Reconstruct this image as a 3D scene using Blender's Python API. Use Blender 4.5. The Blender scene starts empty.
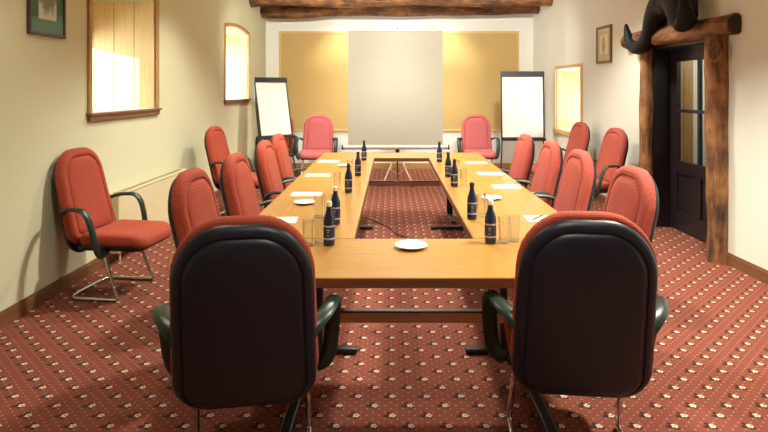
import bpy, bmesh, math, random
from mathutils import Vector, Matrix, noise
random.seed(7)
PI = math.pi
C = bpy.context.scene.collection
sc = bpy.context.scene

# ------------------------------------------------------------------ camera
CAM_Z = 1.478
cam = bpy.data.cameras.new('camera')
cam_o = bpy.data.objects.new('camera', cam)
C.objects.link(cam_o)
cam_o.location = (0, 0, CAM_Z)
cam_o.rotation_euler = (PI/2, 0, 0)
cam.sensor_width = 36.0
cam.lens = 583/768*36.0
cam.shift_x = -7/768
cam.shift_y = -127/768
cam.clip_start = 0.05
sc.camera = cam_o

# ------------------------------------------------------------------ world, sun, lamps, exposure
sc.view_settings.view_transform = 'Standard'
sc.view_settings.look = 'None'
sc.view_settings.gamma = 1
sc.view_settings.use_curve_mapping = False
sc.view_settings.exposure = 0.12
sc.cycles.use_denoising = True
sc.cycles.max_bounces = 10
sc.cycles.diffuse_bounces = 6
sc.cycles.sample_clamp_indirect = 6
sc.cycles.caustics_reflective = False
sc.cycles.caustics_refractive = False

w = bpy.data.worlds.new('sky')
sc.world = w
w.use_nodes = True
w.node_tree.nodes['Background'].inputs[0].default_value = (0.75, 0.87, 1.0, 1)
w.node_tree.nodes['Background'].inputs[1].default_value = 1.5


def light(name, kind, loc, energy, color, target=None, **kw):
    d = bpy.data.lights.new(name, kind)
    d.energy = energy
    d.color = color
    for k, v in kw.items():
        setattr(d, k, v)
    o = bpy.data.objects.new(name, d)
    C.objects.link(o)
    o.location = loc
    if target is not None:
        o.rotation_euler = (Vector(target)-Vector(loc)).to_track_quat('-Z', 'Y').to_euler()
    return o


WARM = (1.0, 0.955, 0.82)
light('sun', 'SUN', (-8, -6, 6), 9.0, (1.0, 0.95, 0.85), target=(-8+0.62, -5.0, 6-0.14), angle=0.012)
# daylight standing in the three deep window openings
DAY = (0.97, 0.98, 1.0)
light('daylight_window_1', 'AREA', (-4.2, 4.8, 1.65), 75, DAY, target=(-2.4, 5.6, 1.45), shape='RECTANGLE', size=1.3, size_y=0.8)
light('daylight_window_2', 'AREA', (-4.2, 8.3, 1.75), 230, DAY, target=(-2.4, 9.2, 1.55), shape='RECTANGLE', size=1.3, size_y=1.0)
light('daylight_window_3', 'AREA', (3.95, 8.4, 1.0), 95, DAY, target=(2.7, 9.3, 1.0), shape='RECTANGLE', size=1.2, size_y=0.7)
# ceiling downlights, plus spots added to brighten the far end
def spot(x, y, e, ang=110, blend=0.6, r=0.12, tgt=None, col=WARM, z=3.04):
    light('downlight_or_fill', 'SPOT', (x, y, z), e, col, target=tgt or (x, y+0.001, 0), spot_size=math.radians(ang), spot_blend=blend, shadow_soft_size=r)
spot(0.42, 0.75, 120, 140, r=0.08)
spot(-1.3, 2.9, 75, 130)
spot(1.9, 2.9, 560, 112)
spot(0.1, 4.9, 380, 130)
spot(-1.2, 6.0, 180, 120)
spot(1.6, 6.2, 260, 120)
spot(-1.3, 6.4, 600, 74, 0.7, 0.12, (-1.0, 10.85, 1.5))  # added fill, aimed to brighten the back wall
spot(1.5, 6.4, 600, 74, 0.7, 0.12, (1.2, 10.85, 1.5))  # added fill for the back wall, right-hand one
spot(0.1, 7.1, 200, 130)
spot(0.1, 9.35, 330, 120)  # added fill for the floor and wall base behind the screen
spot(-0.85, 10.12, 95, 76, 1.0, 0.03, (-0.85, 10.85, 1.75), z=2.97)
spot(1.00, 10.12, 95, 76, 1.0, 0.03, (1.00, 10.85, 1.75), z=2.97)

# ------------------------------------------------------------------ shader helpers
class NT:
    def __init__(s, name):
        s.mat = bpy.data.materials.new(name)
        s.mat.use_nodes = True
        s.t = s.mat.node_tree
        s.b = s.t.nodes['Principled BSDF']
        s.out = s.t.nodes['Material Output']

    def n(s, typ, **kw):
        nd = s.t.nodes.new(typ)
        for k, v in kw.items():
            setattr(nd, k, v)
        return nd

    def link(s, a, b):
        s.t.links.new(a, b)

    def m(s, op, a, b=None, c=None, clamp=False):
        nd = s.n('ShaderNodeMath', operation=op, use_clamp=clamp)
        for i, v in enumerate((a, b, c)):
            if v is None:
                continue
            if isinstance(v, (int, float)):
                nd.inputs[i].default_value = v
            else:
                s.link(v, nd.inputs[i])
        return nd.outputs[0]

    def mix(s, fac, a, b, blend='MIX'):
        nd = s.n('ShaderNodeMix', data_type='RGBA', blend_type=blend)
        for idx, v in ((0, fac), (6, a), (7, b)):
            if isinstance(v, (int, float)):
                nd.inputs[idx].default_value = v
            elif isinstance(v, (tuple, list)):
                nd.inputs[idx].default_value = (*v[:3], 1)
            else:
                s.link(v, nd.inputs[idx])
        return nd.outputs[2]

    def coord(s, scale=(1, 1, 1), rot=(0, 0, 0), loc=(0, 0, 0)):
        tc = s.n('ShaderNodeTexCoord')
        mp = s.n('ShaderNodeMapping')
        mp.inputs['Scale'].default_value = scale
        mp.inputs['Rotation'].default_value = rot
        mp.inputs['Location'].default_value = loc
        s.link(tc.outputs['Object'], mp.inputs['Vector'])
        return mp.outputs[0]

    def noise(s, vec, scale=5.0, detail=3.0, rough=0.5, dist=0.0):
        nd = s.n('ShaderNodeTexNoise')
        nd.inputs['Scale'].default_value = scale
        nd.inputs['Detail'].default_value = detail
        nd.inputs['Roughness'].default_value = rough
        nd.inputs['Distortion'].default_value = dist
        s.link(vec, nd.inputs['Vector'])
        return nd.outputs['Fac']

    def ramp(s, fac, stops):
        nd = s.n('ShaderNodeValToRGB')
        cr = nd.color_ramp
        while len(cr.elements) < len(stops):
            cr.elements.new(0.5)
        for e, (p, c) in zip(cr.elements, stops):
            e.position = p
            e.color = (*c, 1)
        s.link(fac, nd.inputs[0])
        return nd.outputs[0]

    def base(s, v):
        if isinstance(v, (tuple, list)):
            s.b.inputs['Base Color'].default_value = (*v[:3], 1)
        else:
            s.link(v, s.b.inputs['Base Color'])

    def set(s, **kw):
        for k, v in kw.items():
            s.b.inputs[k.replace('_', ' ')].default_value = v
        return s

    def bump(s, h, strength=0.3, dist=0.01):
        nd = s.n('ShaderNodeBump')
        nd.inputs['Strength'].default_value = strength
        nd.inputs['Distance'].default_value = dist
        s.link(h, nd.inputs['Height'])
        s.link(nd.outputs[0], s.b.inputs['Normal'])


def plain(name, col, rough=0.5, metal=0.0, spec=0.5, var=0.06):
    s = NT(name)
    f = s.noise(s.coord(), 14.0, 3.0)
    lo = tuple(c*(1-var) for c in col)
    hi = tuple(min(1, c*(1+var)) for c in col)
    s.base(s.ramp(f, [(0.3, lo), (0.7, hi)]))
    s.set(Roughness=rough, Metallic=metal)
    s.b.inputs['Specular IOR Level'].default_value = spec
    return s.mat


def wood(name, c0, c1, axis=0, rough=0.4, scale=3.0, stretch=18.0, bump=0.05, coat=0.0, spec=0.5):
    s = NT(name)
    sv = [stretch, stretch, stretch]
    sv[axis] = 1.0
    v = s.coord(tuple(sv))
    a = s.noise(v, scale, 5.0, 0.6, 0.4)
    b = s.noise(v, scale*6, 2.0, 0.5)
    f = s.m('ADD', s.m('MULTIPLY', a, 0.75), s.m('MULTIPLY', b, 0.25))
    s.base(s.ramp(f, [(0.32, c0), (0.68, c1)]))
    s.set(Roughness=rough)
    s.b.inputs['Coat Weight'].default_value = coat
    s.b.inputs['Coat Roughness'].default_value = 0.12
    s.b.inputs['Specular IOR Level'].default_value = spec
    s.bump(f, bump, 0.004)
    return s.mat


def log_mat(name, dark, mid, lite):
    s = NT(name)
    v = s.coord((9, 9, 1.6))
    a = s.noise(v, 1.6, 5.0, 0.65, 0.8)
    b = s.noise(s.coord((1, 1, 1)), 3.2, 3.0, 0.6)
    f = s.m('ADD', s.m('MULTIPLY', a, 0.5), s.m('MULTIPLY', b, 0.5))
    s.base(s.ramp(f, [(0.36, dark), (0.47, mid), (0.62, lite)]))
    s.set(Roughness=0.7)
    s.bump(a, 0.6, 0.02)
    return s.mat


def fabric(name, col, dark):
    s = NT(name)
    tc = s.n('ShaderNodeTexCoord')
    sp = s.n('ShaderNodeSeparateXYZ')
    s.link(tc.outputs['Object'], sp.inputs[0])
    k = 2*PI/0.013
    sx = s.m('SINE', s.m('MULTIPLY', sp.outputs[0], k))
    sz = s.m('SINE', s.m('MULTIPLY', s.m('ADD', sp.outputs[2], s.m('MULTIPLY', sp.outputs[1], 0.8)), k))
    g = s.m('MULTIPLY', s.m('ADD', sx, 1.0), s.m('ADD', sz, 1.0))
    g = s.m('MULTIPLY', g, 0.25)
    nz = s.noise(s.coord(), 6.0, 3.0)
    f = s.m('ADD', s.m('MULTIPLY', g, 0.6), s.m('MULTIPLY', nz, 0.5), clamp=True)
    s.base(s.mix(f, dark, col))
    s.set(Roughness=0.85)
    s.b.inputs['Sheen Weight'].default_value = 0.06
    s.b.inputs['Sheen Roughness'].default_value = 0.4
    s.b.inputs['Sheen Tint'].default_value = (1, 0.75, 0.65, 1)
    s.bump(g, 0.35, 0.003)
    return s.mat


def carpet():
    s = NT('carpet')
    tc = s.n('ShaderNodeTexCoord')
    sp = s.n('ShaderNodeSeparateXYZ')
    s.link(tc.outputs['Object'], sp.inputs[0])
    P = 0.165
    u = s.m('DIVIDE', sp.outputs[0], P)
    v = s.m('DIVIDE', sp.outputs[1], P)
    p = s.m('ADD', u, v)
    q = s.m('SUBTRACT', u, v)

    def cell(k):
        fp = s.m('SUBTRACT', s.m('FRACT', s.m('ADD', s.m('MULTIPLY', p, k), 0.5)), 0.5)
        fq = s.m('SUBTRACT', s.m('FRACT', s.m('ADD', s.m('MULTIPLY', q, k), 0.5)), 0.5)
        du = s.m('MULTIPLY', s.m('ADD', fp, fq), P/2/k)
        dv = s.m('MULTIPLY', s.m('SUBTRACT', fp, fq), P/2/k)
        return du, dv

    du, dv = cell(1.0)

    def ell(cx, cy, rx, ry, soft=0.25):
        a = s.m('DIVIDE', s.m('SUBTRACT', du, cx), rx)
        b = s.m('DIVIDE', s.m('SUBTRACT', dv, cy), ry)
        d = s.m('SQRT', s.m('ADD', s.m('MULTIPLY', a, a), s.m('MULTIPLY', b, b)))
        return s.m('DIVIDE', s.m('SUBTRACT', 1.0+soft/2, d), soft, clamp=True)

    nb0 = s.noise(s.coord(), 60.0, 2.0, 0.6)
    # five petal flower
    cx = 0.007
    dx = s.m('SUBTRACT', du, cx)
    th = s.m('ARCTAN2', dv, dx)
    rr = s.m('SQRT', s.m('ADD', s.m('MULTIPLY', dx, dx), s.m('MULTIPLY', dv, dv)))
    rp = s.m('ADD', 0.0155, s.m('ADD', s.m('MULTIPLY', s.m('COSINE', s.m('MULTIPLY', th, 5.0)), 0.0022), s.m('MULTIPLY', s.m('SUBTRACT', nb0, 0.5), 0.016)))
    fl = s.m('DIVIDE', s.m('SUBTRACT', rp, rr), 0.003, clamp=True)
    heart = ell(cx+0.002, 0.001, 0.0075, 0.006, 0.5)
    leaf = s.m('MAXIMUM', ell(-0.019, -0.006, 0.017, 0.011), s.m('MAXIMUM', ell(-0.010, 0.015, 0.010, 0.013), ell(0.010, -0.019, 0.014, 0.008)))
    d3u, d3v = cell(3.0)
    dd = s.m('SQRT', s.m('ADD', s.m('MULTIPLY', d3u, d3u), s.m('MULTIPLY', d3v, d3v)))
    dot = s.m('DIVIDE', s.m('SUBTRACT', 0.0055, dd), 0.003, clamp=True)
    nz = s.noise(s.coord(), 90.0, 3.0, 0.7)
    nb = s.noise(s.coord(), 1.3, 3.0, 0.5)
    red = s.mix(nz, (0.105, 0.028, 0.020), (0.285, 0.088, 0.053))
    red = s.mix(s.m('MULTIPLY', nb, 0.25), red, (0.17, 0.05, 0.042))
    col = s.mix(s.m('MULTIPLY', dot, 0.75), red, (0.48, 0.25, 0.19))
    col = s.mix(s.m('MULTIPLY', leaf, 0.85), col, (0.022, 0.016, 0.018))
    col = s.mix(fl, col, (0.62, 0.50, 0.36))
    col = s.mix(s.m('MULTIPLY', heart, 0.7), col, (0.30, 0.10, 0.05))
    s.base(col)
    s.set(Roughness=0.95)
    s.b.inputs['Specular IOR Level'].default_value = 0.1
    s.bump(nz, 0.5, 0.004)
    return s.mat


def plaster(name, col, bs=0.35):
    s = NT(name)
    v = s.coord()
    a = s.noise(v, 55.0, 4.0, 0.6)
    b = s.noise(v, 1.1, 3.0)
    s.base(s.mix(b, tuple(c*0.96 for c in col), col))
    s.set(Roughness=0.9)
    s.b.inputs['Specular IOR Level'].default_value = 0.2
    s.bump(a, bs, 0.006)
    return s.mat


def hessian():
    s = NT('hessian')
    tc = s.n('ShaderNodeTexCoord')
    sp = s.n('ShaderNodeSeparateXYZ')
    s.link(tc.outputs['Object'], sp.inputs[0])
    sx = s.m('SINE', s.m('MULTIPLY', sp.outputs[0], 2*PI/0.016))
    sz = s.m('SINE', s.m('MULTIPLY', sp.outputs[2], 2*PI/0.016))
    g = s.m('MULTIPLY', s.m('ADD', s.m('MULTIPLY', sx, sz), 1.0), 0.5)
    nz = s.noise(s.coord((30, 1, 4)), 4.0, 3.0)
    f = s.m('ADD', s.m('MULTIPLY', g, 0.4), s.m('MULTIPLY', nz, 0.6))
    s.base(s.mix(f, (0.41, 0.27, 0.095), (0.60, 0.42, 0.17)))
    s.set(Roughness=0.9)
    s.bump(g, 0.3, 0.003)
    return s.mat


def thin_glass(name, tint=(0.95, 0.97, 0.97)):
    s = NT(name)
    tr = s.n('ShaderNodeBsdfTransparent')
    tr.inputs[0].default_value = (*tint, 1)
    gl = s.n('ShaderNodeBsdfGlossy')
    gl.inputs['Roughness'].default_value = 0.02
    fr = s.n('ShaderNodeFresnel')
    fr.inputs[0].default_value = 1.5
    mx = s.n('ShaderNodeMixShader')
    ge = s.n('ShaderNodeNewGeometry')
    s.link(s.m('MULTIPLY', fr.outputs[0], s.m('SUBTRACT', 1.0, ge.outputs['Backfacing'])), mx.inputs[0])
    s.link(tr.outputs[0], mx.inputs[1])
    s.link(gl.outputs[0], mx.inputs[2])
    s.link(mx.outputs[0], s.out.inputs[0])
    return s.mat


def drawing(name, paper, inks, cx, cz, rx, rz, seed):
    """soft botanical / figure study: blotches of ink inside an oval patch of paper"""
    s = NT(name)
    tc = s.n('ShaderNodeTexCoord')
    sp = s.n('ShaderNodeSeparateXYZ')
    s.link(tc.outputs['Object'], sp.inputs[0])
    a = s.m('DIVIDE', s.m('SUBTRACT', sp.outputs[0], cx), rx)
    b = s.m('DIVIDE', s.m('SUBTRACT', sp.outputs[2], cz), rz)
    d = s.m('SQRT', s.m('ADD', s.m('MULTIPLY', a, a), s.m('MULTIPLY', b, b)))
    nz = s.noise(s.coord((22, 1, 12), loc=(seed, 0, 0)), 1.5, 4.0, 0.6, 1.2)
    f = s.m('MULTIPLY', s.m('SUBTRACT', s.m('ADD', nz, 0.55), d), 3.5, clamp=True)
    n2 = s.noise(s.coord((9, 1, 9), loc=(seed, 3, 0)), 2.0, 3.0)
    ink = s.ramp(n2, [(0.35, inks[0]), (0.6, inks[1])])
    s.base(s.mix(s.m('MULTIPLY', f, 0.8), paper, ink))
    s.set(Roughness=0.5)
    return s.mat


M = {}
M['wall'] = plaster('wall_plaster', (0.69, 0.70, 0.49))
M['wallr'] = plaster('cream_plaster', (0.77, 0.775, 0.69))
M['white'] = plaster('white_plaster', (0.80, 0.80, 0.75), 0.15)
M['carpet'] = carpet()
M['skirt'] = wood('skirting_wood', (0.13, 0.055, 0.022), (0.24, 0.11, 0.045), 1, 0.45)
M['frame_wood'] = wood('window_frame_wood', (0.36, 0.19, 0.065), (0.52, 0.30, 0.105), 2, 0.45)
M['sill_wood'] = wood('sill_wood', (0.17, 0.08, 0.035), (0.28, 0.14, 0.06), 1, 0.45)
M['plank'] = wood('pine_plank', (0.64, 0.43, 0.15), (0.80, 0.58, 0.25), 2, 0.55, 3.0, 14)
M['pale_frame'] = wood('pale_pine', (0.55, 0.36, 0.13), (0.70, 0.48, 0.20), 2, 0.5)
M['beam'] = log_mat('beam_wood', (0.028, 0.013, 0.008), (0.10, 0.042, 0.018), (0.34, 0.15, 0.05))
M['log'] = log_mat('log_wood', (0.03, 0.013, 0.008), (0.15, 0.062, 0.024), (0.42, 0.20, 0.07))
M['log_end'] = plain('log_end_wood', (0.035, 0.02, 0.014), 0.8)
M['door'] = wood('dark_door_wood', (0.010, 0.007, 0.010), (0.022, 0.015, 0.018), 2, 0.35)
M['muntin'] = plain('muntin_paint', (0.012, 0.02, 0.035), 0.35)
M['table'] = wood('table_veneer', (0.33, 0.165, 0.030), (0.50, 0.265, 0.055), 0, 0.28, 2.2, 26, 0.01, 0.35)
M['table_edge'] = wood('table_edging', (0.125, 0.045, 0.018), (0.20, 0.078, 0.030), 0, 0.35, 2.2, 20, 0.01)
M['rail'] = wood('lit_rail_wood', (0.58, 0.32, 0.23), (0.70, 0.42, 0.31), 0, 0.25, 2.2, 20, 0.01, 0.4)  # lightened: front light on the shaded stretcher is put into its colour
M['black'] = plain('black_metal', (0.014, 0.013, 0.016), 0.4)
M['plastic'] = plain('black_plastic', (0.008, 0.011, 0.021), 0.42, 0, 0.5)
M['arm'] = plain('arm_plastic', (0.012, 0.030, 0.020), 0.36, 0, 0.5)
M['chrome'] = plain('chrome', (0.72, 0.70, 0.66), 0.16, 1.0)
M['red'] = fabric('red_fabric', (0.46, 0.072, 0.026), (0.27, 0.033, 0.014))
M['rose'] = fabric('rose_fabric', (0.48, 0.090, 0.056), (0.29, 0.044, 0.029))
M['pink'] = fabric('pink_fabric', (0.56, 0.14, 0.14), (0.36, 0.075, 0.08))
M['hessian'] = hessian()
M['screen'] = plain('screen_fabric', (0.365, 0.345, 0.285), 0.8, 0, 0.2, 0.02)
M['screen_case'] = plain('screen_case', (0.55, 0.52, 0.42), 0.35, 0.3)
M['paper'] = plain('paper', (0.86, 0.82, 0.72), 0.8, 0, 0.2, 0.02)
M['chart_paper'] = plain('chart_paper', (0.62, 0.61, 0.57), 0.8, 0, 0.2, 0.015)
M['china'] = plain('white_china', (0.86, 0.84, 0.78), 0.15, 0, 0.5, 0.01)
M['bottle'] = plain('blue_glass_bottle', (0.008, 0.020, 0.052), 0.08, 0, 0.6)
M['cap_white'] = plain('white_cap', (0.80, 0.77, 0.68), 0.4)
M['cap_dark'] = plain('dark_cap', (0.015, 0.02, 0.04), 0.35)
M['band'] = plain('label_band', (0.38, 0.39, 0.42), 0.5)
M['label'] = plain('label_blue', (0.012, 0.016, 0.05), 0.5)
M['glass'] = thin_glass('window_glass')
def tumbler_glass():
    s = NT('tumbler_glass')
    tr = s.n('ShaderNodeBsdfTransparent')
    tr.inputs[0].default_value = (0.97, 0.97, 0.95, 1)
    gl = s.n('ShaderNodeBsdfGlossy')
    gl.inputs['Roughness'].default_value = 0.08
    lw = s.n('ShaderNodeLayerWeight')
    f = s.m('ADD', s.m('MULTIPLY', s.m('POWER', lw.outputs['Facing'], 2.2), 0.9), 0.06, clamp=True)
    mx = s.n('ShaderNodeMixShader')
    s.link(f, mx.inputs[0])
    s.link(tr.outputs[0], mx.inputs[1])
    s.link(gl.outputs[0], mx.inputs[2])
    df = s.n('ShaderNodeBsdfDiffuse')  # whitish grazing edges: refraction of the bright wall put into colour
    df.inputs[0].default_value = (0.88, 0.88, 0.84, 1)
    m2 = s.n('ShaderNodeMixShader')
    s.link(s.m('MULTIPLY', s.m('POWER', lw.outputs['Facing'], 3.5), 0.45), m2.inputs[0])
    s.link(mx.outputs[0], m2.inputs[1])
    s.link(df.outputs[0], m2.inputs[2])
    s.link(m2.outputs[0], s.out.inputs[0])
    return s.mat
M['tumbler'] = tumbler_glass()
M['radiator'] = plain('radiator_enamel', (0.72, 0.63, 0.40), 0.45, 0, 0.4, 0.02)
M['slot'] = plain('radiator_slot', (0.16, 0.13, 0.08), 0.6)
M['horn'] = plain('horn', (0.007, 0.006, 0.009), 0.62, 0, 0.25, 0.2)
M['pic_frame'] = plain('dark_frame', (0.075, 0.055, 0.042), 0.4)
M['gold_frame'] = wood('gilt_brown_frame', (0.12, 0.07, 0.03), (0.22, 0.13, 0.05), 2, 0.4)
M['mat_green'] = plain('green_mount', (0.07, 0.20, 0.11), 0.8)
M['mat_tan'] = plain('tan_mount', (0.62, 0.50, 0.30), 0.8)
M['plant_art'] = drawing('plant_study', (0.84, 0.82, 0.70), [(0.07, 0.09, 0.03), (0.16, 0.16, 0.07)], 0.0, 0.05, 0.13, 0.2, 3.0)
M['figure_art'] = drawing('figure_study', (0.80, 0.72, 0.54), [(0.28, 0.16, 0.07), (0.45, 0.32, 0.17)], 0.0, -0.01, 0.06, 0.13, 9.0)
M['pen'] = plain('pen_barrel', (0.012, 0.012, 0.016), 0.35)

# ------------------------------------------------------------------ mesh helpers
def add_box(bm, x0, x1, y0, y1, z0, z1, bevel=0.0):
    r = bmesh.ops.create_cube(bm, size=1.0)
    bmesh.ops.scale(bm, vec=(x1-x0, y1-y0, z1-z0), verts=r['verts'])
    bmesh.ops.translate(bm, vec=((x0+x1)/2, (y0+y1)/2, (z0+z1)/2), verts=r['verts'])
    if bevel > 0:
        es = list({e for v in r['verts'] for e in v.link_edges})
        bmesh.ops.bevel(bm, geom=es, offset=bevel, segments=2, affect='EDGES', profile=0.5)


def add_lathe(bm, prof, n=24, loc=(0, 0, 0), cap0=True, cap1=True):
    rings = []
    for r, z in prof:
        rings.append([bm.verts.new((loc[0]+r*math.cos(2*PI*i/n), loc[1]+r*math.sin(2*PI*i/n), loc[2]+z)) for i in range(n)])
    for a, b in zip(rings, rings[1:]):
        for i in range(n):
            bm.faces.new((a[i], a[(i+1) % n], b[(i+1) % n], b[i]))
    if cap0:
        bm.faces.new(list(reversed(rings[0])))
    if cap1:
        bm.faces.new(rings[-1])


def smooth_path(pts, it=2):
    pts = [Vector(p) for p in pts]
    for _ in range(it):
        out = [pts[0]]
        for a, b in zip(pts, pts[1:]):
            out += [a.lerp(b, 0.25), a.lerp(b, 0.75)]
        out.append(pts[-1])
        pts = out
    return pts


def add_tube(bm, pts, rad, n=10, sx=1.0, sy=1.0, up=None, closed=False):
    """sweep an ellipse along pts; rad a number or one per point"""
    pts = [Vector(p) for p in pts]
    k = len(pts)
    rads = rad if isinstance(rad, (list, tuple)) else [rad]*k
    rings = []
    prev = None
    for i, p in enumerate(pts):
        if closed:
            t = (pts[(i+1) % k]-pts[i-1]).normalized()
        else:
            t = (pts[min(i+1, k-1)]-pts[max(i-1, 0)]).normalized()
        if up is not None:
            a = Vector(up)
            a = (a-t*a.dot(t)).normalized()
        elif prev is None:
            a = t.orthogonal().normalized()
        else:
            a = (prev-t*prev.dot(t)).normalized()
        prev = a
        b = t.cross(a)
        r = rads[i]
        rings.append([bm.verts.new(p+a*(r*sx*math.cos(2*PI*j/n))+b*(r*sy*math.sin(2*PI*j/n))) for j in range(n)])
    prs = list(zip(rings, rings[1:]))
    if closed:
        prs.append((rings[-1], rings[0]))
    for a, b in prs:
        for j in range(n):
            bm.faces.new((a[j], a[(j+1) % n], b[(j+1) % n], b[j]))
    if not closed:
        bm.faces.new(list(reversed(rings[0])))
        bm.faces.new(rings[-1])


def add_loft(bm, rings, cap0=True, cap1=True):
    vr = [[bm.verts.new(p) for p in r] for r in rings]
    n = len(vr[0])
    for a, b in zip(vr, vr[1:]):
        for j in range(n):
            bm.faces.new((a[j], a[(j+1) % n], b[(j+1) % n], b[j]))
    if cap0:
        bm.faces.new(list(reversed(vr[0])))
    if cap1:
        bm.faces.new(vr[-1])


def obj(name, bm, mat, parent=None, smooth=False, angle=0.7):
    bmesh.ops.recalc_face_normals(bm, faces=bm.faces)
    me = bpy.data.meshes.new(name)
    bm.to_mesh(me)
    bm.free()
    o = bpy.data.objects.new(name, me)
    C.objects.link(o)
    me.materials.append(M[mat] if isinstance(mat, str) else mat)
    if smooth:
        for p in me.polygons:
            p.use_smooth = True
        me.set_sharp_from_angle(angle=angle)
    if parent is not None:
        o.parent = parent
    return o


def thing(name, label, cat, loc=(0, 0, 0), rotz=0.0, group=None):
    o = bpy.data.objects.new(name, None)
    o.empty_display_size = 0.1
    C.objects.link(o)
    o.location = loc
    o.rotation_euler = (0, 0, rotz)
    o['label'] = label
    o['category'] = cat
    if group:
        o['group'] = group
    return o


def tag(o, label, cat, group=None):
    o['label'] = label
    o['category'] = cat
    if group:
        o['group'] = group
    return o


def struct(o, label=None, cat=None):
    o['kind'] = 'structure'
    if label:
        o['label'] = label
    if cat:
        o['category'] = cat
    return o


def dup(root, loc, rotz, label, mats=None):
    r = root.copy()
    C.objects.link(r)
    r.location = loc
    r.rotation_euler = (0, 0, rotz)
    r['label'] = label
    def rec(src, dst):
        for ch in list(src.children):
            c = ch.copy()
            C.objects.link(c)
            c.parent = dst
            rec(ch, c)
    rec(root, r)
    return r


def B():
    return bmesh.new()


# ------------------------------------------------------------------ room shell
H = 3.10
Y0, Y1 = -2.0, 10.85
LW_X, LW_A = -2.485, -0.012      # inner face of left wall at y=-2 and its turn
RW_X, RW_A = 3.082, 0.034


def arch_z(y, y0, y1, z1, rise):
    t = (y-(y0+y1)/2)/((y1-y0)/2)
    return z1+rise*(1-t*t)


def wall_with_openings(name, loc, rot, sign, thick, length, openings, mat):
    """local: inner face x=0, outside x=sign*thick, runs along y"""
    bm = B()
    xa, xb = sorted((0, sign*thick))
    y = 0.0
    for (a, b, z0, z1, rise) in sorted(openings):
        add_box(bm, xa, xb, y, a, 0, H)
        if z0 > 0:
            add_box(bm, xa, xb, a, b, 0, z0)
        if rise <= 0:
            add_box(bm, xa, xb, a, b, z1, H)
        else:
            n = 14
            pts = [(a+(b-a)*i/n, arch_z(a+(b-a)*i/n, a, b, z1, rise)) for i in range(n+1)]
            f = [bm.verts.new((xa, p[0], p[1])) for p in pts]+[bm.verts.new((xa, b, H)), bm.verts.new((xa, a, H))]
            g = [bm.verts.new((xb, v.co.y, v.co.z)) for v in f]
            bm.faces.new(f)
            bm.faces.new(list(reversed(g)))
            m = len(f)
            for i in range(m):
                bm.faces.new((f[i], g[i], g[(i+1) % m], f[(i+1) % m]))
        y = b
    add_box(bm, xa, xb, y, length, 0, H)
    o = obj(name, bm, mat)
    o.location = loc
    o.rotation_euler = (0, 0, rot)
    return struct(o)


WT = 0.90
W1 = (6.66, 7.92, 1.275, 2.40, 0.06)
W2 = (10.28, 11.56, 1.31, 2.36, 0.06)
W3 = (10.36, 11.50, 0.83, 1.80, 0.0)
DO = (7.17, 8.27, 0.0, 1.97, 0.0)
RT = 0.60
wall_with_openings('wall_left', (LW_X, Y0, 0), LW_A, -1, WT, 12.9, [W1, W2], 'wall')
wall_with_openings('wall_right', (RW_X, Y0, 0), RW_A, 1, RT, 12.9, [DO, W3], 'wallr')
bm = B(); add_box(bm, -3.6, 4.2, Y1, Y1+0.2, 0, H)
struct(obj('wall_back', bm, 'white'))
bm = B(); add_box(bm, -3.6, 4.2, Y0-0.2, Y0, 0, H)
struct(obj('wall_rear', bm, 'wall'))
bm = B(); add_box(bm, -3.6, 5.6, Y0-0.2, Y1+0.2, -0.1, 0)
struct(obj('floor', bm, 'carpet'))
bm = B(); add_box(bm, -3.6, 4.2, Y0-0.2, Y1+0.2, H, H+0.15)
struct(obj('ceiling', bm, 'white'))

# baseboards
def baseboard(name, loc, rot, sign, runs):
    bm = B()
    for a, b in runs:
        xa, xb = sorted((0, -sign*0.018))
        add_box(bm, xa, xb, a, b, 0, 0.085)
        xa, xb = sorted((0, -sign*0.010))
        add_box(bm, xa, xb, a, b, 0.085, 0.10)
    o = obj(name, bm, 'skirt')
    o.location = loc
    o.rotation_euler = (0, 0, rot)
    struct(o)
baseboard('baseboard_left', (LW_X, Y0, 0), LW_A, -1, [(0, 12.85)])
baseboard('baseboard_right', (RW_X, Y0, 0), RW_A, 1, [(0, 6.98), (8.42, 12.85)])
bm = B(); add_box(bm, -2.3, 2.61, Y1-0.018, Y1, 0, 0.10)
struct(obj('baseboard_back', bm, 'frame_wood'))

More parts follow.
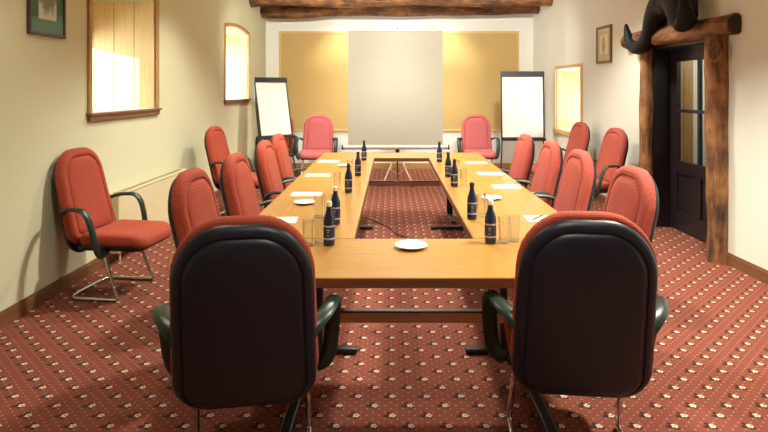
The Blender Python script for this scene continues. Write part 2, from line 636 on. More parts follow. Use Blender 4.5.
# windows: deep plank lined openings, sash at the outer face
def window(name, loc, rot, sign, op, thick, matf, sill=True, top_drop=0.5):
    a, b, z0, z1, rise = op
    root = bpy.data.objects.new(name, None)
    C.objects.link(root)
    root.location = loc
    root.rotation_euler = (0, 0, rot)
    struct(root)
    S = lambda p, q: sorted((sign*p, sign*q))
    # plank lining of both side reveals
    bm = B()
    n = 4
    pt = z1-0.035
    for side in (a, b):
        ya, yb = (side, side+0.012) if side == a else (side-0.012, side)
        for i in range(n):
            p0 = 0.012+(thick-0.08)*i/n
            p1 = 0.012+(thick-0.08)*(i+1)/n-0.006
            xa, xb = S(p0, p1)
            add_box(bm, xa, xb, ya, yb, z0+0.012, pt, 0.0015)
    obj('reveal_lining', bm, 'plank', root)
    bm = B()
    xa, xb = S(0.0, thick-0.06)
    add_box(bm, xa, xb, a, b, z0, z0+0.012)
    obj('inner_sill', bm, 'white', root)
    # sash and header at the outside
    zs = z1-top_drop
    bm = B()
    xa, xb = S(thick-0.06, thick-0.01)
    fw = 0.05
    add_box(bm, xa, xb, a, a+fw, z0+0.012, zs)
    add_box(bm, xa, xb, b-fw, b, z0+0.012, zs)
    add_box(bm, xa, xb, a, b, z0+0.012, z0+0.012+fw)
    add_box(bm, xa, xb, a, b, zs, z1+rise)
    obj('window_sash', bm, 'frame_wood', root)
    bm = B()
    xa, xb = S(thick-0.038, thick-0.034)
    add_box(bm, xa, xb, a+fw, b-fw, z0+0.012+fw, zs)
    obj('glass_pane', bm, 'glass', root)
    # trim on the wall face
    bm = B()
    tw = 0.045
    path = [(a, z0)]
    k = 14
    for i in range(k+1):
        y = a+(b-a)*i/k
        path.append((y, arch_z(y, a, b, z1, rise)))
    path.append((b, z0))
    outer = []
    cy = (a+b)/2
    for j, (y, z) in enumerate(path):
        if j == 0:
            outer.append((a-tw, z))
        elif j == len(path)-1:
            outer.append((b+tw, z))
        else:
            yy = cy+(y-cy)*(1+2*tw/(b-a))
            outer.append((yy, z+tw))
    xf = -sign*0.02
    for (p, q, r, s_) in zip(path, path[1:], outer, outer[1:]):
        vs = [bm.verts.new((x, yy, zz)) for x in (0.03*sign, xf) for (yy, zz) in (p, q, s_, r)]
        f, g = vs[:4], vs[4:]
        bm.faces.new(f)
        bm.faces.new(list(reversed(g)))
        for i in range(4):
            bm.faces.new((f[i], g[i], g[(i+1) % 4], f[(i+1) % 4]))
    obj('window_frame', bm, matf, root)
    bm = B()
    xa, xb = sorted((0.03*sign, -sign*0.045))
    if sill:
        add_box(bm, xa, xb, a-tw-0.02, b+tw+0.02, z0-0.012, z0+0.010, 0.004)
        xa, xb = sorted((0.0, -sign*0.028))
        add_box(bm, xa, xb, a-tw, b+tw, z0-0.055, z0-0.012, 0.003)
        obj('window_sill', bm, 'sill_wood', root)
    else:
        add_box(bm, xa, xb*0.5 if sign < 0 else xb, a-tw, b+tw, z0-0.055, z0+0.005, 0.003)
        obj('window_sill', bm, matf, root)
    return root

window('window_1', (LW_X, Y0, 0), LW_A, -1, W1, WT, 'frame_wood', True, 0.45)
window('window_2', (LW_X, Y0, 0), LW_A, -1, W2, WT, 'frame_wood', True, 0.25)
window('window_3', (RW_X, Y0, 0), RW_A, 1, W3, RT, 'pale_frame', False, 0.15)

# rough logs -----------------------------------------------------------------
def add_log(bm, p0, p1, r, seed, n=18, segs=26, flat=1.0, amp=0.12):
    p0, p1 = Vector(p0), Vector(p1)
    t = (p1-p0).normalized()
    L = (p1-p0).length
    a = t.orthogonal().normalized()
    if abs(t.z) < 0.5:
        a = Vector((0, 0, 1))
    b = t.cross(a)
    rings = []
    for i in range(segs+1):
        f = i/segs
        c = p0.lerp(p1, f)
        wob = Vector((noise.noise(Vector((f*L*0.9, seed, 0))), noise.noise(Vector((f*L*0.9, seed, 5))), noise.noise(Vector((f*L*.9, seed, 9)))))*r*0.25
        ring = []
        for j in range(n):
            an = 2*PI*j/n
            rr = r*(1+amp*1.3*noise.noise(Vector((math.cos(an)*1.2, math.sin(an)*1.2+seed, f*L*2.0)))+amp*0.5*noise.noise(Vector((math.cos(an)*3, math.sin(an)*3+seed, f*L*6))))
            ring.append(c+wob+a*(rr*math.cos(an))+b*(rr*flat*math.sin(an)))
        rings.append(ring)
    add_loft(bm, rings)


def log_obj(name, length, r, seed, loc, direction, mat, flat=1.0, amp=0.12, parent=None):
    """log whose own long axis is local z so the grain follows it"""
    bm = B()
    add_log(bm, (0, 0, 0), (0, 0, length), r, seed, flat=flat, amp=amp)
    o = obj(name, bm, mat, parent, True, 1.0)
    o.location = loc
    if abs(Vector(direction).normalized().z) < 0.99:
        o.rotation_euler = Vector(direction).to_track_quat('Z', 'Y').to_euler()
    return o

# ceiling beams
for i, (x0, x1, y, z0, z1, r) in enumerate([(-2.36, 2.70, 9.75, 2.975, 2.995, 0.13), (-2.34, 2.665, 10.52, 2.885, 2.94, 0.12)]):
    o = log_obj('trim_%d' % (i+1), x1-x0, r, 3+i*11, (x0, y, z0), (x1-x0, 0, z1-z0), 'beam', 1.0, 0.10)
    struct(o)

def RW(d, off=0.0):
    return (3.014-0.034*d-off, d)

# log door surround
def post(name, d, r, seed):
    x, y = RW(d, 0.03)
    o = log_obj(name, 1.95, r, seed, (x, y, 0.0), (0, 0, 1), 'log', 1.0, 0.16)
    return struct(o)
post('trim_3', 5.02, 0.100, 21)
post('trim_4', 6.315, 0.074, 33)
xa, ya = RW(6.78, 0.03); xb, yb = RW(4.76, 0.03)
o = log_obj('trim_5', 2.02, 0.088, 45, (xa, ya, 2.025), (xb-xa, yb-ya, -0.015), 'log', 1.0, 0.10)
struct(o)
bm = B()
add_lathe(bm, [(0.078, 0.0), (0.074, 0.012), (0.02, 0.016)], 18)
e = obj('log_end', bm, 'log_end', o, True)
e.location = (0, 0, 2.022)

kn = B()
add_lathe(kn, [(0.075, 0.0), (0.070, 0.075), (0.058, 0.085), (0.050, 0.080)], 18)
kx, ky = RW(5.02, 0.03)
ko = obj('branch_stub', kn, 'log', bpy.data.objects['trim_3'], True)
ko.location = (-0.045, -0.050, 1.80)
ko.rotation_euler = Vector((-0.55, -0.83, 0.05)).to_track_quat('Z', 'Y').to_euler()
ko.scale = (0.8, 1.35, 1)
kn = B()
add_lathe(kn, [(0.050, 0.070), (0.050, 0.080), (0.02, 0.074)], 18)
kd = obj('stub_core', kn, 'log_end', ko, True)

# door: dark, glazed upper half, set back in the wall
dr = bpy.data.objects.new('door_1', None)
C.objects.link(dr)
dr.location = (RW_X, Y0, 0)
dr.rotation_euler = (0, 0, RW_A)
struct(dr)
a, b = DO[0], DO[1]
X = 0.19
bm = B()   # jamb lining
add_box(bm, 0.005, 0.30, b-0.025, b, 0, 1.90)
add_box(bm, 0.005, 0.30, a, a+0.025, 0, 1.90)
add_box(bm, 0.005, 0.30, a, b, 1.90, 1.97)
obj('door_frame', bm, 'door', dr)
y0, y1 = a+0.03, b-0.03
st = 0.13
bm = B()
add_box(bm, X, X+0.045, y0, y0+st, 0.01, 1.895, 0.003)
add_box(bm, X, X+0.045, y1-st, y1, 0.01, 1.895, 0.003)
add_box(bm, X, X+0.045, y0+st, y1-st, 1.765, 1.895, 0.003)
add_box(bm, X, X+0.045, y0+st, y1-st, 0.60, 0.73, 0.003)
add_box(bm, X, X+0.045, y0+st, y1-st, 0.01, 0.20, 0.003)
add_box(bm, X, X+0.045, (y0+y1)/2-0.05, (y0+y1)/2+0.05, 0.20, 0.60, 0.003)
add_box(bm, X+0.015, X+0.035, y0+st, y1-st, 0.19, 0.61)
obj('door_leaf', bm, 'door', dr)
bm = B()
ym = (y0+y1)/2
nm = 2
bm2 = B()
for i in range(2):
    add_box(bm2, X+0.05+i*0.105, X+0.05+i*0.105+0.102, b-0.016, b-0.002, 0, 1.90, 0.002)
obj('reveal_lining', bm2, 'frame_wood', dr)
for i in range(1, nm):
    yy = y0+st+(y1-y0-2*st)*i/nm
    add_box(bm, X+0.006, X+0.040, yy-0.017, yy+0.017, 0.73, 1.765)
add_box(bm, X+0.006, X+0.040, y0+st, y1-st, 1.235, 1.27)
obj('muntin', bm, 'muntin', dr)
bm = B()
add_box(bm, X+0.021, X+0.025, y0+st, y1-st, 0.73, 1.765)
obj('glass_pane', bm, 'glass', dr)
bm = B()
add_tube(bm, smooth_path([(X, y0+0.065, 1.0), (X-0.05, y0+0.065, 1.0), (X-0.055, y0+0.08, 1.0), (X-0.055, y0+0.18, 1.0)], 2), 0.009, 8)
obj('door_handle', bm, 'chrome', dr, True)

# passage seen through the door glass
bm = B()
add_box(bm, RT+1.25, RT+1.35, 5.0, 10.0, 0, 2.5)
add_box(bm, RT, RT+1.35, 4.9, 5.0, 0, 2.5)
add_box(bm, RT, RT+1.35, 10.0, 10.1, 0, 2.5)
add_box(bm, RT, RT+1.35, 4.9, 10.1, 2.5, 2.6)
o = obj('wall_passage', bm, 'wallr')
o.location = (RW_X, Y0, 0); o.rotation_euler = (0, 0, RW_A)
struct(o)
px, py = RW(7.60, -1.13)
struct(log_obj('trim_6', 2.5, 0.13, 61, (px, py, 0), (0, 0, 1), 'log', 1.0, 0.14))
light('passage_fill', 'POINT', (3.75, 5.55, 1.95), 22, WARM, shadow_soft_size=0.1)  # unseen light added to brighten the passage and door reveal

# ------------------------------------------------------------------ tables
def make_table(label, loc, rz, L, W, legs, rail=True):
    """legs: (x along the table, y of the column)"""
    z = 0.73
    t = thing('conference_table', label, 'table', loc, rz, 'conference tables set in a hollow rectangle')
    bm = B()
    add_box(bm, -L/2+0.004, L/2-0.004, -W/2+0.004, W/2-0.004, z-0.030, z, 0.002)
    obj('tabletop', bm, 'table', t)
    bm = B()
    e = 0.004
    z0, z1 = z-0.040, z-0.003
    add_box(bm, -L/2, L/2, -W/2, -W/2+e, z0, z1)
    add_box(bm, -L/2, L/2, W/2-e, W/2, z0, z1)
    add_box(bm, -L/2, -L/2+e, -W/2+e, W/2-e, z0, z1)
    add_box(bm, L/2-e, L/2, -W/2+e, W/2-e, z0, z1)
    obj('edging', bm, 'table_edge', t)
    k = W/0.61
    for x, cy in legs:
        bm = B()
        add_box(bm, x-0.035, x+0.035, cy-0.02, cy+0.02, 0.035, z-0.03, 0.006)
        add_box(bm, x-0.025, x+0.025, -0.22*k, 0.25*k, z-0.055, z-0.03, 0.004)
        lg = obj('leg', bm, 'black', t)
        bm = B()
        add_box(bm, x-0.027, x+0.027, -0.275*k, 0.30*k, 0.008, 0.036, 0.008)
        obj('foot', bm, 'black', lg)
        for yy in (-0.245*k, 0.27*k):
            bm = B()
            add_lathe(bm, [(0.018, 0.0), (0.02, 0.006), (0.012, 0.010)], 12, (x, yy, 0))
            obj('glide', bm, 'chrome', lg, True)
    if rail:
        x0, x1, cy = legs[0][0]+0.035, legs[1][0]-0.035, legs[0][1]
        bm = B()
        add_box(bm, x0, x1, cy-0.013, cy+0.013, 0.350, 0.400, 0.003)
        obj('stretcher', bm, 'rail', t)
        bm = B()
        add_box(bm, x0, x1, cy-0.018, cy+0.015, 0.400, 0.410, 0.002)
        obj('stretcher_cap', bm, 'black', t)
    return t

make_table('wooden conference table across the near end, one white saucer at its middle', (0.118, 2.612, 0), 0, 1.815, 0.61, [(-0.565, 0.21), (0.565, 0.21)])
make_table('wooden conference table across the far end, before the projection screen', (0.118, 6.595, 0), 0, 1.815, 0.53, [(-0.565, 0.19), (0.565, 0.19)])
for x, rz, w_, sg in ((-0.487, -PI/2, 'left', -1), (0.715, PI/2, 'right', 1)):
    make_table('wooden conference table on the %s run, joined to the near cross table' % w_, (x, 2.917+0.909, 0), rz, 1.815, 0.61, [(sg*-0.565, 0.09), (sg*0.765, 0.03)], False)
    make_table('wooden conference table on the %s run, joined to the far cross table' % w_, (x, 4.735+0.796, 0), rz, 1.592, 0.61, [(sg*-0.20, -0.02), (sg*0.60, -0.04)], False)

# ------------------------------------------------------------------ chairs
def rounded(w, s0, s1, rb, rt, inset, taper, n=9):
    """closed outline (x, s), bottom left first; inset shrinks it evenly"""
    w, s0, s1 = w-inset, s0+inset, s1-inset
    rb, rt = max(rb-inset, 0.012), max(rt-inset, 0.012)
    pts = []
    for cx, cy, r, a0 in ((w-rb, s0+rb, rb, -PI/2), (w-rt, s1-rt, rt, 0), (-w+rt, s1-rt, rt, PI/2), (-w+rb, s0+rb, rb, PI)):
        for i in range(n):
            an = a0+PI/2*i/(n-1)
            pts.append((cx+r*math.cos(an), cy+r*math.sin(an)))
    return [(x*(1-taper*(s-s0)/(s1-s0)), s) for x, s in pts]


RECL = math.radians(13.5)
BASE = (-0.235, 0.315)


def back_pt(x, s, h):
    bend = 0.02*math.sin(PI*min(max(s/0.76, 0), 1))
    return Vector((x, BASE[0]-s*math.sin(RECL)+(h-bend)*math.cos(RECL), BASE[1]+s*math.cos(RECL)+(h-bend)*math.sin(RECL)))


def make_chair(fab):
    t = thing('conference_chair', '', 'chair', group='conference chairs')
    # back cushion with a stitched inner panel
    bm = B()
    rings = []
    for ins, h in ((0.012, -0.012), (0.002, -0.004), (0.0, 0.012), (0.004, 0.030), (0.014, 0.045), (0.030, 0.053), (0.052, 0.055), (0.060, 0.053), (0.066, 0.044), (0.072, 0.051), (0.082, 0.057), (0.12, 0.062), (0.17, 0.064), (0.215, 0.064)):
        rings.append([back_pt(x, s, h) for x, s in rounded(0.267, 0.06, 0.742, 0.11, 0.205, ins, 0.10)])
    add_loft(bm, rings)
    obj('back_cushion', bm, fab, t, True, 1.2)
    # moulded shell behind it, with a raised inner panel
    bm = B()
    rings = []
    for ins, h in ((0.012, -0.004), (0.0, -0.008), (0.0, -0.020), (0.008, -0.032), (0.024, -0.040), (0.034, -0.040), (0.037, -0.034), (0.041, -0.034), (0.046, -0.043), (0.060, -0.049), (0.12, -0.055), (0.20, -0.057)):
        rings.append([back_pt(x, s, h) for x, s in rounded(0.259, -0.7*max(0, ins-0.02), 0.725, 0.125, 0.20, ins, 0.09)])
    add_loft(bm, rings)
    obj('back_shell', bm, 'plastic', t, True, 1.0)
    # seat cushion
    bm = B()
    rings = []
    for ins, z in ((0.02, 0.375), (0.004, 0.385), (0.0, 0.405), (0.004, 0.432), (0.016, 0.450), (0.035, 0.459), (0.07, 0.462), (0.12, 0.460), (0.19, 0.458)):
        ring = []
        for x, s in rounded(0.255, -0.215, 0.265, 0.06, 0.10, ins, 0.02):
            ring.append(Vector((x, s, z-0.03*max(0, (s-0.12)/0.15)**2+0.012*(abs(x)/0.25)**2)))
        rings.append(ring)
    add_loft(bm, rings)
    obj('seat_cushion', bm, fab, t, True, 1.2)
    bm = B()
    rings = []
    for ins, z in ((0.006, 0.388), (0.004, 0.372), (0.02, 0.350), (0.06, 0.338), (0.12, 0.335)):
        rings.append([Vector((x, s, z-0.02*max(0, (s-0.12)/0.15)**2)) for x, s in rounded(0.248, -0.245, 0.245, 0.06, 0.09, ins, 0.02)])
    add_loft(bm, rings)
    obj('seat_shell', bm, 'plastic', t, True, 1.0)
    # looped armrests
    for sx in (-1, 1):
        path = smooth_path([(sx*0.215, -0.33, 0.585), (sx*0.258, -0.305, 0.625), (sx*0.298, -0.25, 0.648), (sx*0.318, -0.18, 0.652), (sx*0.326, -0.115, 0.646), (sx*0.329, -0.075, 0.600), (sx*0.325, -0.045, 0.50), (sx*0.313, -0.025, 0.375), (sx*0.275, -0.02, 0.330), (sx*0.20, -0.02, 0.338)], 2)
        bm = B()
        add_tube(bm, path, 0.0165, 10, 1.9, 0.85, up=(1, 0, 0.001))
        obj('armrest', bm, 'arm', t, True, 1.2)
    # chrome sled frame
    pts = []
    for sx in (-1, 1):
        leg = [(sx*0.19, -0.04, 0.345), (sx*0.215, -0.03, 0.325), (sx*0.232, 0.06, 0.06), (sx*0.232, 0.095, 0.0135), (sx*0.232, 0.0, 0.0135), (sx*0.232, -0.16, 0.0135), (sx*0.232, -0.29, 0.0135)]
        pts = leg if sx < 0 else pts+[(0.0, -0.295, 0.0135)]+list(reversed(leg))
    bm = B()
    add_tube(bm, smooth_path(pts, 3), 0.0125, 8)
    obj('sled_frame', bm, 'chrome', t, True, 1.5)
    return t


red = make_chair('red')
rose = make_chair('rose')
pink = make_chair('pink')
used = set()


def chair(kind, x, y, rz, label, back=True):
    src = {'red': red, 'rose': rose, 'pink': pink}[kind]
    if kind not in used:
        used.add(kind)
        src.location = (x, y, 0)
        src.rotation_euler = (0, 0, rz)
        src['label'] = label
        return src
    return dup(src, (x, y, 0), rz, label)

Q = PI/2
chair('red', -0.57, 2.40, 0.15, 'red conference chair seen from behind at the near table end, left one')
chair('red', 0.745, 2.475, -0.11, 'red conference chair seen from behind at the near table end, right one')
chair('red', -0.71, 3.17, -Q-0.05, 'orange-red chair on the left table side, nearest to the camera of four')
chair('red', -0.68, 3.97, -Q-0.03, 'orange-red chair on the left table side, second from the near end')
chair('red', -0.695, 4.97, -Q, 'orange-red chair on the left table side, third from the near end')
chair('red', -0.725, 5.72, -Q, 'orange-red chair on the left table side, farthest of four')
chair('rose', 0.99, 3.28, Q+0.05, 'rose-red chair on the right table side, nearest to the camera of four')
chair('rose', 0.98, 4.19, Q+0.03, 'rose-red chair on the right table side, second from the near end')
chair('rose', 0.97, 4.93, Q, 'rose-red chair on the right table side, third from the near end')
chair('rose', 0.92, 5.66, Q, 'rose-red chair on the right table side, farthest of four')
chair('red', -1.945, 4.28, -Q-0.12, 'red armchair standing alone against the left wall in front of the radiator')
chair('red', -1.70, 6.85, -Q-0.10, 'red armchair against the left wall under the small arched window')
chair('rose', 2.16, 6.55, Q+0.10, 'rose-red armchair against the right wall next to the log doorway')
chair('rose', 2.15, 7.75, Q+0.10, 'rose-red armchair against the right wall under the square pine-framed window')
chair('pink', -1.24, 9.6, PI, 'pink armchair facing the room left of the projection screen')
chair('pink', 1.46, 9.65, PI, 'pink armchair facing the room right of the projection screen')
chair('red', -1.97, 9.98, PI+0.03, 'red armchair half hidden behind the left flipchart')

# ------------------------------------------------------------------ back wall: pinboard and screen
t = thing('pinboard', 'long yellow hessian pinboard with thin wooden frame on the back wall', 'pinboard', (0.15, Y1, 0))
bm = B(); add_box(bm, -2.20, 2.20, -0.02, 0, 0.72, 2.54)
obj('board', bm, 'hessian', t)
bm = B()
add_box(bm, -2.23, 2.23, -0.032, 0, 2.51, 2.555, 0.003)
add_box(bm, -2.23, 2.23, -0.032, 0, 0.69, 0.73, 0.003)
add_box(bm, -2.23, -2.19, -0.032, 0, 0.73, 2.51, 0.003)
add_box(bm, 2.19, 2.23, -0.032, 0, 0.73, 2.51, 0.003)
obj('frame', bm, 'pale_frame', t)

t = thing('projection_screen', 'beige pull-up projection screen on a tripod before the back wall', 'projection screen', (0.07, 8.95, 0))
bm = B()
add_box(bm, -0.73, 0.725, -0.002, 0.002, 0.62, 2.37)
obj('screen_fabric', bm, 'screen', t)
bm = B()
add_tube(bm, [(-0.735, 0, 2.375), (0.73, 0, 2.375)], 0.012, 10)
obj('top_bar', bm, 'screen_case', t, True)
bm = B()
add_tube(bm, [(-0.80, 0, 0.585), (0.80, 0, 0.585)], 0.036, 14)
cs = obj('roller_case', bm, 'screen_case', t, True)
for sx in (-1, 1):
    bm = B()
    add_tube(bm, [(sx*0.80, 0, 0.585), (sx*0.825, 0, 0.585)], 0.040, 14)
    obj('end_cap', bm, 'black', cs, True)
bm = B()
add_tube(bm, [(0.03, 0.055, 0.10), (0.03, 0.055, 2.36)], 0.013, 10)
add_tube(bm, smooth_path([(0.03, 0.055, 2.36), (0.03, 0.055, 2.44), (0.03, 0.0, 2.44), (0.03, 0.0, 2.375)], 2), 0.006, 8)
add_box(bm, 0.0, 0.06, 0.02, 0.075, 0.46, 0.60, 0.006)
obj('pole', bm, 'black', t, True)
for an in (-2.30, -0.85, PI/2):
    bm = B()
    p = Vector((0.03, 0.055, 0)); d = Vector((math.cos(an), math.sin(an), 0))
    add_tube(bm, [p+d*0.02+Vector((0, 0, 0.50)), p+d*0.36+Vector((0, 0, 0.014))], 0.011, 8)
    lg = obj('tripod_leg', bm, 'screen_case', t, True)
    bm = B()
    add_tube(bm, [p+d*0.34+Vector((0, 0, 0.043)), p+d*0.365+Vector((0, 0, 0.014))], 0.014, 8)
    obj('rubber_tip', bm, 'black', lg, True)
    bm = B()
    add_tube(bm, [p+d*0.18+Vector((0, 0, 0.27)), p+d*0.012+Vector((0, 0, 0.16))], 0.006, 6)
    obj('brace', bm, 'screen_case', lg, True)

# ------------------------------------------------------------------ flipcharts
def flipchart(label, loc, rz, lean, wd, drop=0.0):
    t = thing('flipchart', label, 'flipchart', loc, rz, 'flipchart easels')
    # front faces -y; board leans back (+y) as it rises
    ta = math.tan(lean)
    P = lambda x, z, o=0.0: Vector((x, (z-0.66)*ta+o, z))
    h = wd/2
    def slab(name, x0, x1, z0, z1, o0, o1, mat, par):
        bm = B()
        vs = [bm.verts.new(P(x, z, o)) for o in (o0, o1) for x, z in ((x0, z0), (x1, z0), (x1, z1), (x0, z1))]
        f, g = vs[:4], vs[4:]
        bm.faces.new(f); bm.faces.new(list(reversed(g)))
        for i in range(4):
            bm.faces.new((f[i], g[i], g[(i+1) % 4], f[(i+1) % 4]))
        return obj(name, bm, mat, par)
    bd = slab('board', -h, h, 0.66, 1.76, 0.0, 0.02, 'black', t)
    slab('paper_pad', -h+0.022, h-0.030, 0.70, 1.685, -0.012, -0.001, 'chart_paper', t)
    slab('paper_clamp', -h, h, 1.675, 1.765, -0.026, -0.001, 'black', t)
    bm = B()
    add_box(bm, -h, h, -0.075, 0.0, 0.648, 0.660)
    add_box(bm, -h, h, -0.078, -0.070, 0.648, 0.685)
    obj('pen_tray', bm, 'black', t)
    for sx in (-1, 1):
        bm = B()
        add_tube(bm, [P(sx*(h-0.02), 1.66, 0.032), P(sx*(h-0.02), 0.66, 0.032), Vector((sx*(h+0.03), -0.12, 0.012))], 0.012, 8)
        obj('front_leg', bm, 'black', t, True)
    bm = B()
    add_tube(bm, [P(0, 1.50, 0.04), Vector((0.0, 0.62, 0.012))], 0.012, 8)
    obj('rear_leg', bm, 'black', t, True)
    for ch in t.children:
        if 'leg' not in ch.name:
            ch.location.z -= drop
    return t

flipchart('tilted flipchart with blank pad on black easel near the arched window', (-1.79, 9.15, 0), 0.72, 0.19, 0.58, -0.19).scale = (1, 1, 0.85)
flipchart('upright flipchart with blank pad on black easel near the pine-framed window', (2.13, 9.4, 0), -0.05, 0.07, 0.70)

# ------------------------------------------------------------------ things on the tables
TZ = 0.73
def make_bottle(cap):
    t = thing('water_bottle', '', 'bottle', group='water bottles on the tables')
    bm = B()
    add_lathe(bm, [(0.020, 0.0), (0.0265, 0.003), (0.0275, 0.010), (0.0275, 0.112), (0.0265, 0.125), (0.022, 0.142), (0.0155, 0.160), (0.0125, 0.175), (0.0118, 0.192)], 24)
    obj('bottle_body', bm, 'bottle', t, True, 1.0)
    bm = B()
    add_lathe(bm, [(0.0132, 0.186), (0.0140, 0.188), (0.0140, 0.206), (0.012, 0.210)], 20)
    obj('cap', bm, cap, t, True)
    bm = B()
    add_lathe(bm, [(0.0278, 0.028), (0.0280, 0.029), (0.0280, 0.099), (0.0278, 0.100)], 24, cap0=False, cap1=False)
    lb = obj('label', bm, 'label', t, True)
    for z in (0.031, 0.090):
        bm = B()
        add_lathe(bm, [(0.0281, z), (0.0284, z+0.001), (0.0284, z+0.007), (0.0281, z+0.008)], 24, cap0=False, cap1=False)
        obj('label_band', bm, 'band', lb, True)
    bm = B()
    R = 0.0285
    for (a0, a1, z0, z1) in ((-1.95, -1.35, 0.074, 0.079), (-1.85, -1.45, 0.064, 0.067), (-1.95, -1.40, 0.049, 0.052)):
        pr = None
        for i in range(5):
            an = a0+(a1-a0)*i/4
            p = [bm.verts.new((R*math.cos(an), R*math.sin(an), z)) for z in (z0, z1)]
            if pr:
                bm.faces.new((pr[0], p[0], p[1], pr[1]))
            pr = p
    obj('label_print', bm, 'band', lb)
    return t

bw = make_bottle('cap_white')
bd = make_bottle('cap_dark')
bots = [
    (-0.297, 2.795, 'w', 'blue bottle with white cap at the near left table corner'),
    (-0.308, 3.223, 'w', 'blue bottle with white cap just behind the near left corner bottle'),
    (-0.307, 4.213, 'd', 'dark-capped blue bottle on left tables, third bottle from the near end'),
    (-0.284, 5.012, 'd', 'dark-capped blue bottle on left tables, fourth bottle from the near end'),
    (-0.282, 6.099, 'd', 'dark-capped blue bottle on left tables, farthest, toward the screen'),
    (0.483, 2.832, 'w', 'blue bottle with white cap at the near right table corner'),
    (0.466, 3.354, 'd', 'dark-capped blue bottle on right tables, second bottle from the near end'),
    (0.486, 4.473, 'd', 'dark-capped blue bottle on right tables, third bottle from the near end'),
    (0.486, 4.955, 'd', 'dark-capped blue bottle on right tables, fourth bottle from the near end'),
    (0.496, 5.974, 'd', 'dark-capped blue bottle on right tables, farthest, toward the screen')]
seen = set()
for x, y, k, lab in bots:
    src = bw if k == 'w' else bd
    if k not in seen:
        seen.add(k)
        src.location = (x, y, TZ); src['label'] = lab
    else:
        dup(src, (x, y, TZ), random.uniform(-0.25, 0.25), lab)

def make_glass():
    bm = B()
    add_lathe(bm, [(0.022, 0.0), (0.0235, 0.003), (0.0275, 0.13), (0.0262, 0.13), (0.0222, 0.012)], 24)
    o = obj('drinking_glass', bm, 'tumbler', None, True, 0.6)
    return tag(o, '', 'glass', 'drinking glasses beside the bottles')
gl = make_glass()
glz = [
    (-0.395, 2.775, 'tall clear glass left of the near left corner bottle, outer of its pair'),
    (-0.350, 2.845, 'tall clear glass left of the near left corner bottle, inner of its pair'),
    (-0.420, 3.390, 'clear glass between left saucer and second left bottle, nearer of its pair'),
    (-0.372, 3.450, 'clear glass between left saucer and second left bottle, farther of its pair'),
    (-0.400, 4.330, 'single clear glass left of the third bottle on the left tables'),
    (-0.365, 5.150, 'single clear glass left of the fourth bottle on the left tables'),
    (0.548, 2.832, 'tall clear glass right of the near right corner bottle, inner of its pair'),
    (0.606, 2.860, 'tall clear glass right of the near right corner bottle, outer of its pair'),
    (0.530, 3.420, 'clear glass right of the second right bottle, nearer of its pair'),
    (0.580, 3.480, 'clear glass right of the second right bottle, farther of its pair'),
    (0.560, 4.496, 'single clear glass right of the third bottle on the right tables'),
    (0.570, 5.071, 'single clear glass right of the fourth bottle on the right tables')]
for i, (x, y, lab) in enumerate(glz):
    o = gl if i == 0 else gl.copy()
    if i:
        C.objects.link(o)
    o.location = (x, y, TZ)
    o['label'] = lab

bm = B()
add_lathe(bm, [(0.030, 0.0), (0.036, 0.002), (0.058, 0.008), (0.078, 0.016), (0.0765, 0.018), (0.056, 0.0115), (0.034, 0.006), (0.01, 0.0055)], 40)
sa = tag(obj('saucer', bm, 'china', None, True, 1.0), '', 'saucer', 'white saucers on the tables')
for i, (x, y, s, lab) in enumerate([
        (0.095, 2.745, 1.0, 'white saucer alone in the middle of the near cross table'),
        (-0.563, 3.80, 0.92, 'white saucer on the left tables beside two glasses'),
        (-0.444, 5.627, 0.92, 'white saucer on the far part of the left tables'),
        (0.680, 3.96, 0.92, 'white saucer on the right tables behind the near corner bottle')]):
    o = sa if i == 0 else sa.copy()
    if i:
        C.objects.link(o)
    o.location = (x, y, TZ)
    o.scale = (s, s, s)
    o['label'] = lab

def make_pad():
    bm = B()
    add_box(bm, -0.105, 0.105, -0.074, 0.074, 0.0, 0.005)
    return tag(obj('note_pad', bm, 'paper'), '', 'note pad', 'white note pads on the tables')
pd = make_pad()
pads = [
    (-0.60, 4.13, 0.04, 'white note pad before the second left chair, behind the left saucer'),
    (-0.632, 5.04, 0.02, 'white note pad before the third left chair'),
    (-0.643, 6.00, 0.0, 'white note pad before the farthest left chair'),
    (0.880, 4.45, -0.03, 'white note pad before the second right chair'),
    (0.867, 5.13, -0.02, 'white note pad before the third right chair'),
    (0.859, 5.893, 0.0, 'white note pad before the farthest right chair'),
    (0.880, 3.345, -0.06, 'white note pad before the nearest chair on the right side'),
    (-0.640, 3.31, 0.06, 'white note pad before the nearest chair on the left side'),
    (-0.420, 2.465, 1.50, 'white note pad on the near cross table beside the left chair back'),
    (0.690, 2.56, 0.10, 'white note pad on the near cross table beside the right chair back')]
for i, (x, y, rz, lab) in enumerate(pads):
    o = pd if i == 0 else pd.copy()
    if i:
        C.objects.link(o)
    o.location = (x, y, TZ)
    o.rotation_euler = (0, 0, rz)
    o['label'] = lab
bm = B()
add_tube(bm, [(0, 0, 0), (0.012, 0, 0), (0.125, 0, 0), (0.14, 0, 0)], [0.0015, 0.004, 0.0042, 0.003], 8)
pn = tag(obj('ballpoint_pen', bm, 'pen', None, True), '', 'pen', 'pens on the note pads')
for i, (x, y, z, rz, lab) in enumerate([
        (0.565, 2.566, TZ+0.0042, 0.25, 'black pen poking out beside the right near chair back'),
        (0.80, 3.30, TZ+0.0095, 0.9, 'black pen lying on the nearest right-side note pad')]):
    o = pn if i == 0 else pn.copy()
    if i:
        C.objects.link(o)
    o.location = (x, y, z)
    o.rotation_euler = (0, 0, rz)
    o['label'] = lab

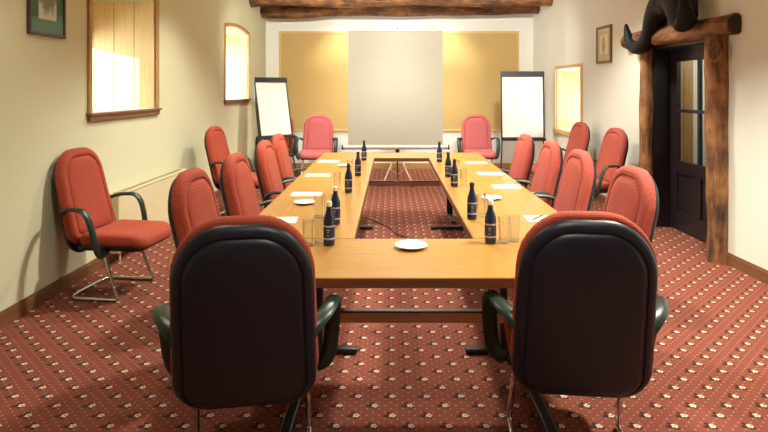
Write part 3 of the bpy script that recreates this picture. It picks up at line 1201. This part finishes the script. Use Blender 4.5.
# ------------------------------------------------------------------ radiator, pictures, horns, cable
t = thing('radiator', 'cream panel radiator low on the left wall behind the red armchair', 'radiator', (LW_X+0.012*(4.9+2), 4.9, 0), LW_A)
bm = B()
add_box(bm, 0.035, 0.115, 0.0, 1.55, 0.09, 0.575, 0.01)
bd_ = obj('panel', bm, 'radiator', t)
bm = B()
add_box(bm, 0.03, 0.12, -0.005, 1.555, 0.575, 0.595, 0.004)
g = obj('top_grille', bm, 'radiator', t)
bm = B()
for i in range(30):
    add_box(bm, 0.045, 0.105, 0.03+i*0.05, 0.055+i*0.05, 0.5945, 0.597)
obj('grille_slot', bm, 'slot', g)
for yy in (0.25, 1.28):
    bm = B()
    add_box(bm, 0.0, 0.04, yy, yy+0.04, 0.15, 0.5)
    obj('bracket', bm, 'radiator', t)
bm = B()
add_tube(bm, [(0.075, 0.10, 0.10), (0.075, 0.10, 0.0)], 0.009, 8)
add_tube(bm, [(0.075, 1.45, 0.10), (0.075, 1.45, 0.0)], 0.009, 8)
obj('pipe', bm, 'radiator', t)

def picture(label, loc, rotz, wd, ht, fw, frame_mat, mount, mw, art):
    t = thing('framed_picture', label, 'picture', loc, rotz, 'framed pictures')
    # front faces -y, centre at origin
    bm = B()
    for (x0, x1, z0, z1) in ((-wd/2, wd/2, ht/2-fw, ht/2), (-wd/2, wd/2, -ht/2, -ht/2+fw), (-wd/2, -wd/2+fw, -ht/2+fw, ht/2-fw), (wd/2-fw, wd/2, -ht/2+fw, ht/2-fw)):
        add_box(bm, x0, x1, -0.025, 0.0, z0, z1, 0.003)
    obj('frame', bm, frame_mat, t)
    bm = B()
    add_box(bm, -wd/2+fw, wd/2-fw, -0.014, -0.004, -ht/2+fw, ht/2-fw)
    obj('mount', bm, mount, t)
    bm = B()
    add_box(bm, -wd/2+fw+mw, wd/2-fw-mw, -0.0155, -0.0135, -ht/2+fw+mw*1.1, ht/2-fw-mw)
    obj('drawing', bm, art, t)
    bm = B()
    add_box(bm, -wd/2+fw, wd/2-fw, -0.0195, -0.0185, -ht/2+fw, ht/2-fw)
    obj('glass', bm, 'glass', t)

# left wall faces +x: front -y turned to +x
d = 4.09
picture('dark-framed plant study with green mount on the left wall', (-2.461+0.012*d+0.001, d-0.02, 2.145), PI/2+LW_A, 0.42, 0.60, 0.022, 'pic_frame', 'mat_green', 0.085, 'plant_art')
d = 7.52
x, y = RW(d, 0.001)
picture('small brown-framed figure study hanging on the right wall', (x, y, 2.05), -PI/2+RW_A, 0.47, 0.48, 0.035, 'gold_frame', 'mat_tan', 0.075, 'figure_art')

# buffalo horns above the lintel
t = thing('buffalo_horns', 'black curled buffalo horns mounted above the log lintel', 'horn trophy', (2.72, 5.62, 2.31), 0)
def horn(pts, rads):
    p = smooth_path(pts, 3)
    n = len(p)
    k = len(rads)-1
    rr = []
    for i in range(n):
        f = i/(n-1)*k
        j = min(int(f), k-1)
        rr.append(rads[j]+(rads[j+1]-rads[j])*(f-j))
    bm = B()
    add_tube(bm, p, rr, 14, 1.15, 0.9)
    return obj('horn', bm, 'horn', t, True, 1.5)
horn([(0, -0.02, 0.02), (-0.02, 0.14, 0.05), (-0.01, 0.34, -0.05), (0.02, 0.50, -0.27), (-0.02, 0.68, -0.40), (-0.06, 0.86, -0.34), (-0.07, 0.93, -0.19), (-0.08, 0.93, -0.10)],
     [0.15, 0.145, 0.125, 0.11, 0.082, 0.052, 0.026, 0.006])
horn([(0, 0.02, 0.02), (-0.03, -0.12, 0.06), (-0.07, -0.27, 0.0), (-0.10, -0.37, -0.13), (-0.10, -0.43, -0.24), (-0.13, -0.50, -0.22), (-0.15, -0.52, -0.10), (-0.15, -0.50, 0.0)],
     [0.15, 0.15, 0.14, 0.125, 0.10, 0.075, 0.045, 0.014])
bm = B()
add_box(bm, 0.06, 0.115, -0.13, 0.13, -0.20, 0.16, 0.03)
obj('mounting_plaque', bm, 'door', t)

bm = B()
add_tube(bm, smooth_path([(-0.28, 6.70, 0.006), (-0.16, 6.45, 0.006), (-0.02, 6.22, 0.006), (0.06, 5.85, 0.006), (0.30, 5.70, 0.006), (0.48, 5.72, 0.006)], 3), 0.006, 6)
tag(obj('floor_cable', bm, 'pen', None, True), 'thin dark cable lying on the carpet inside the table rectangle', 'cable')
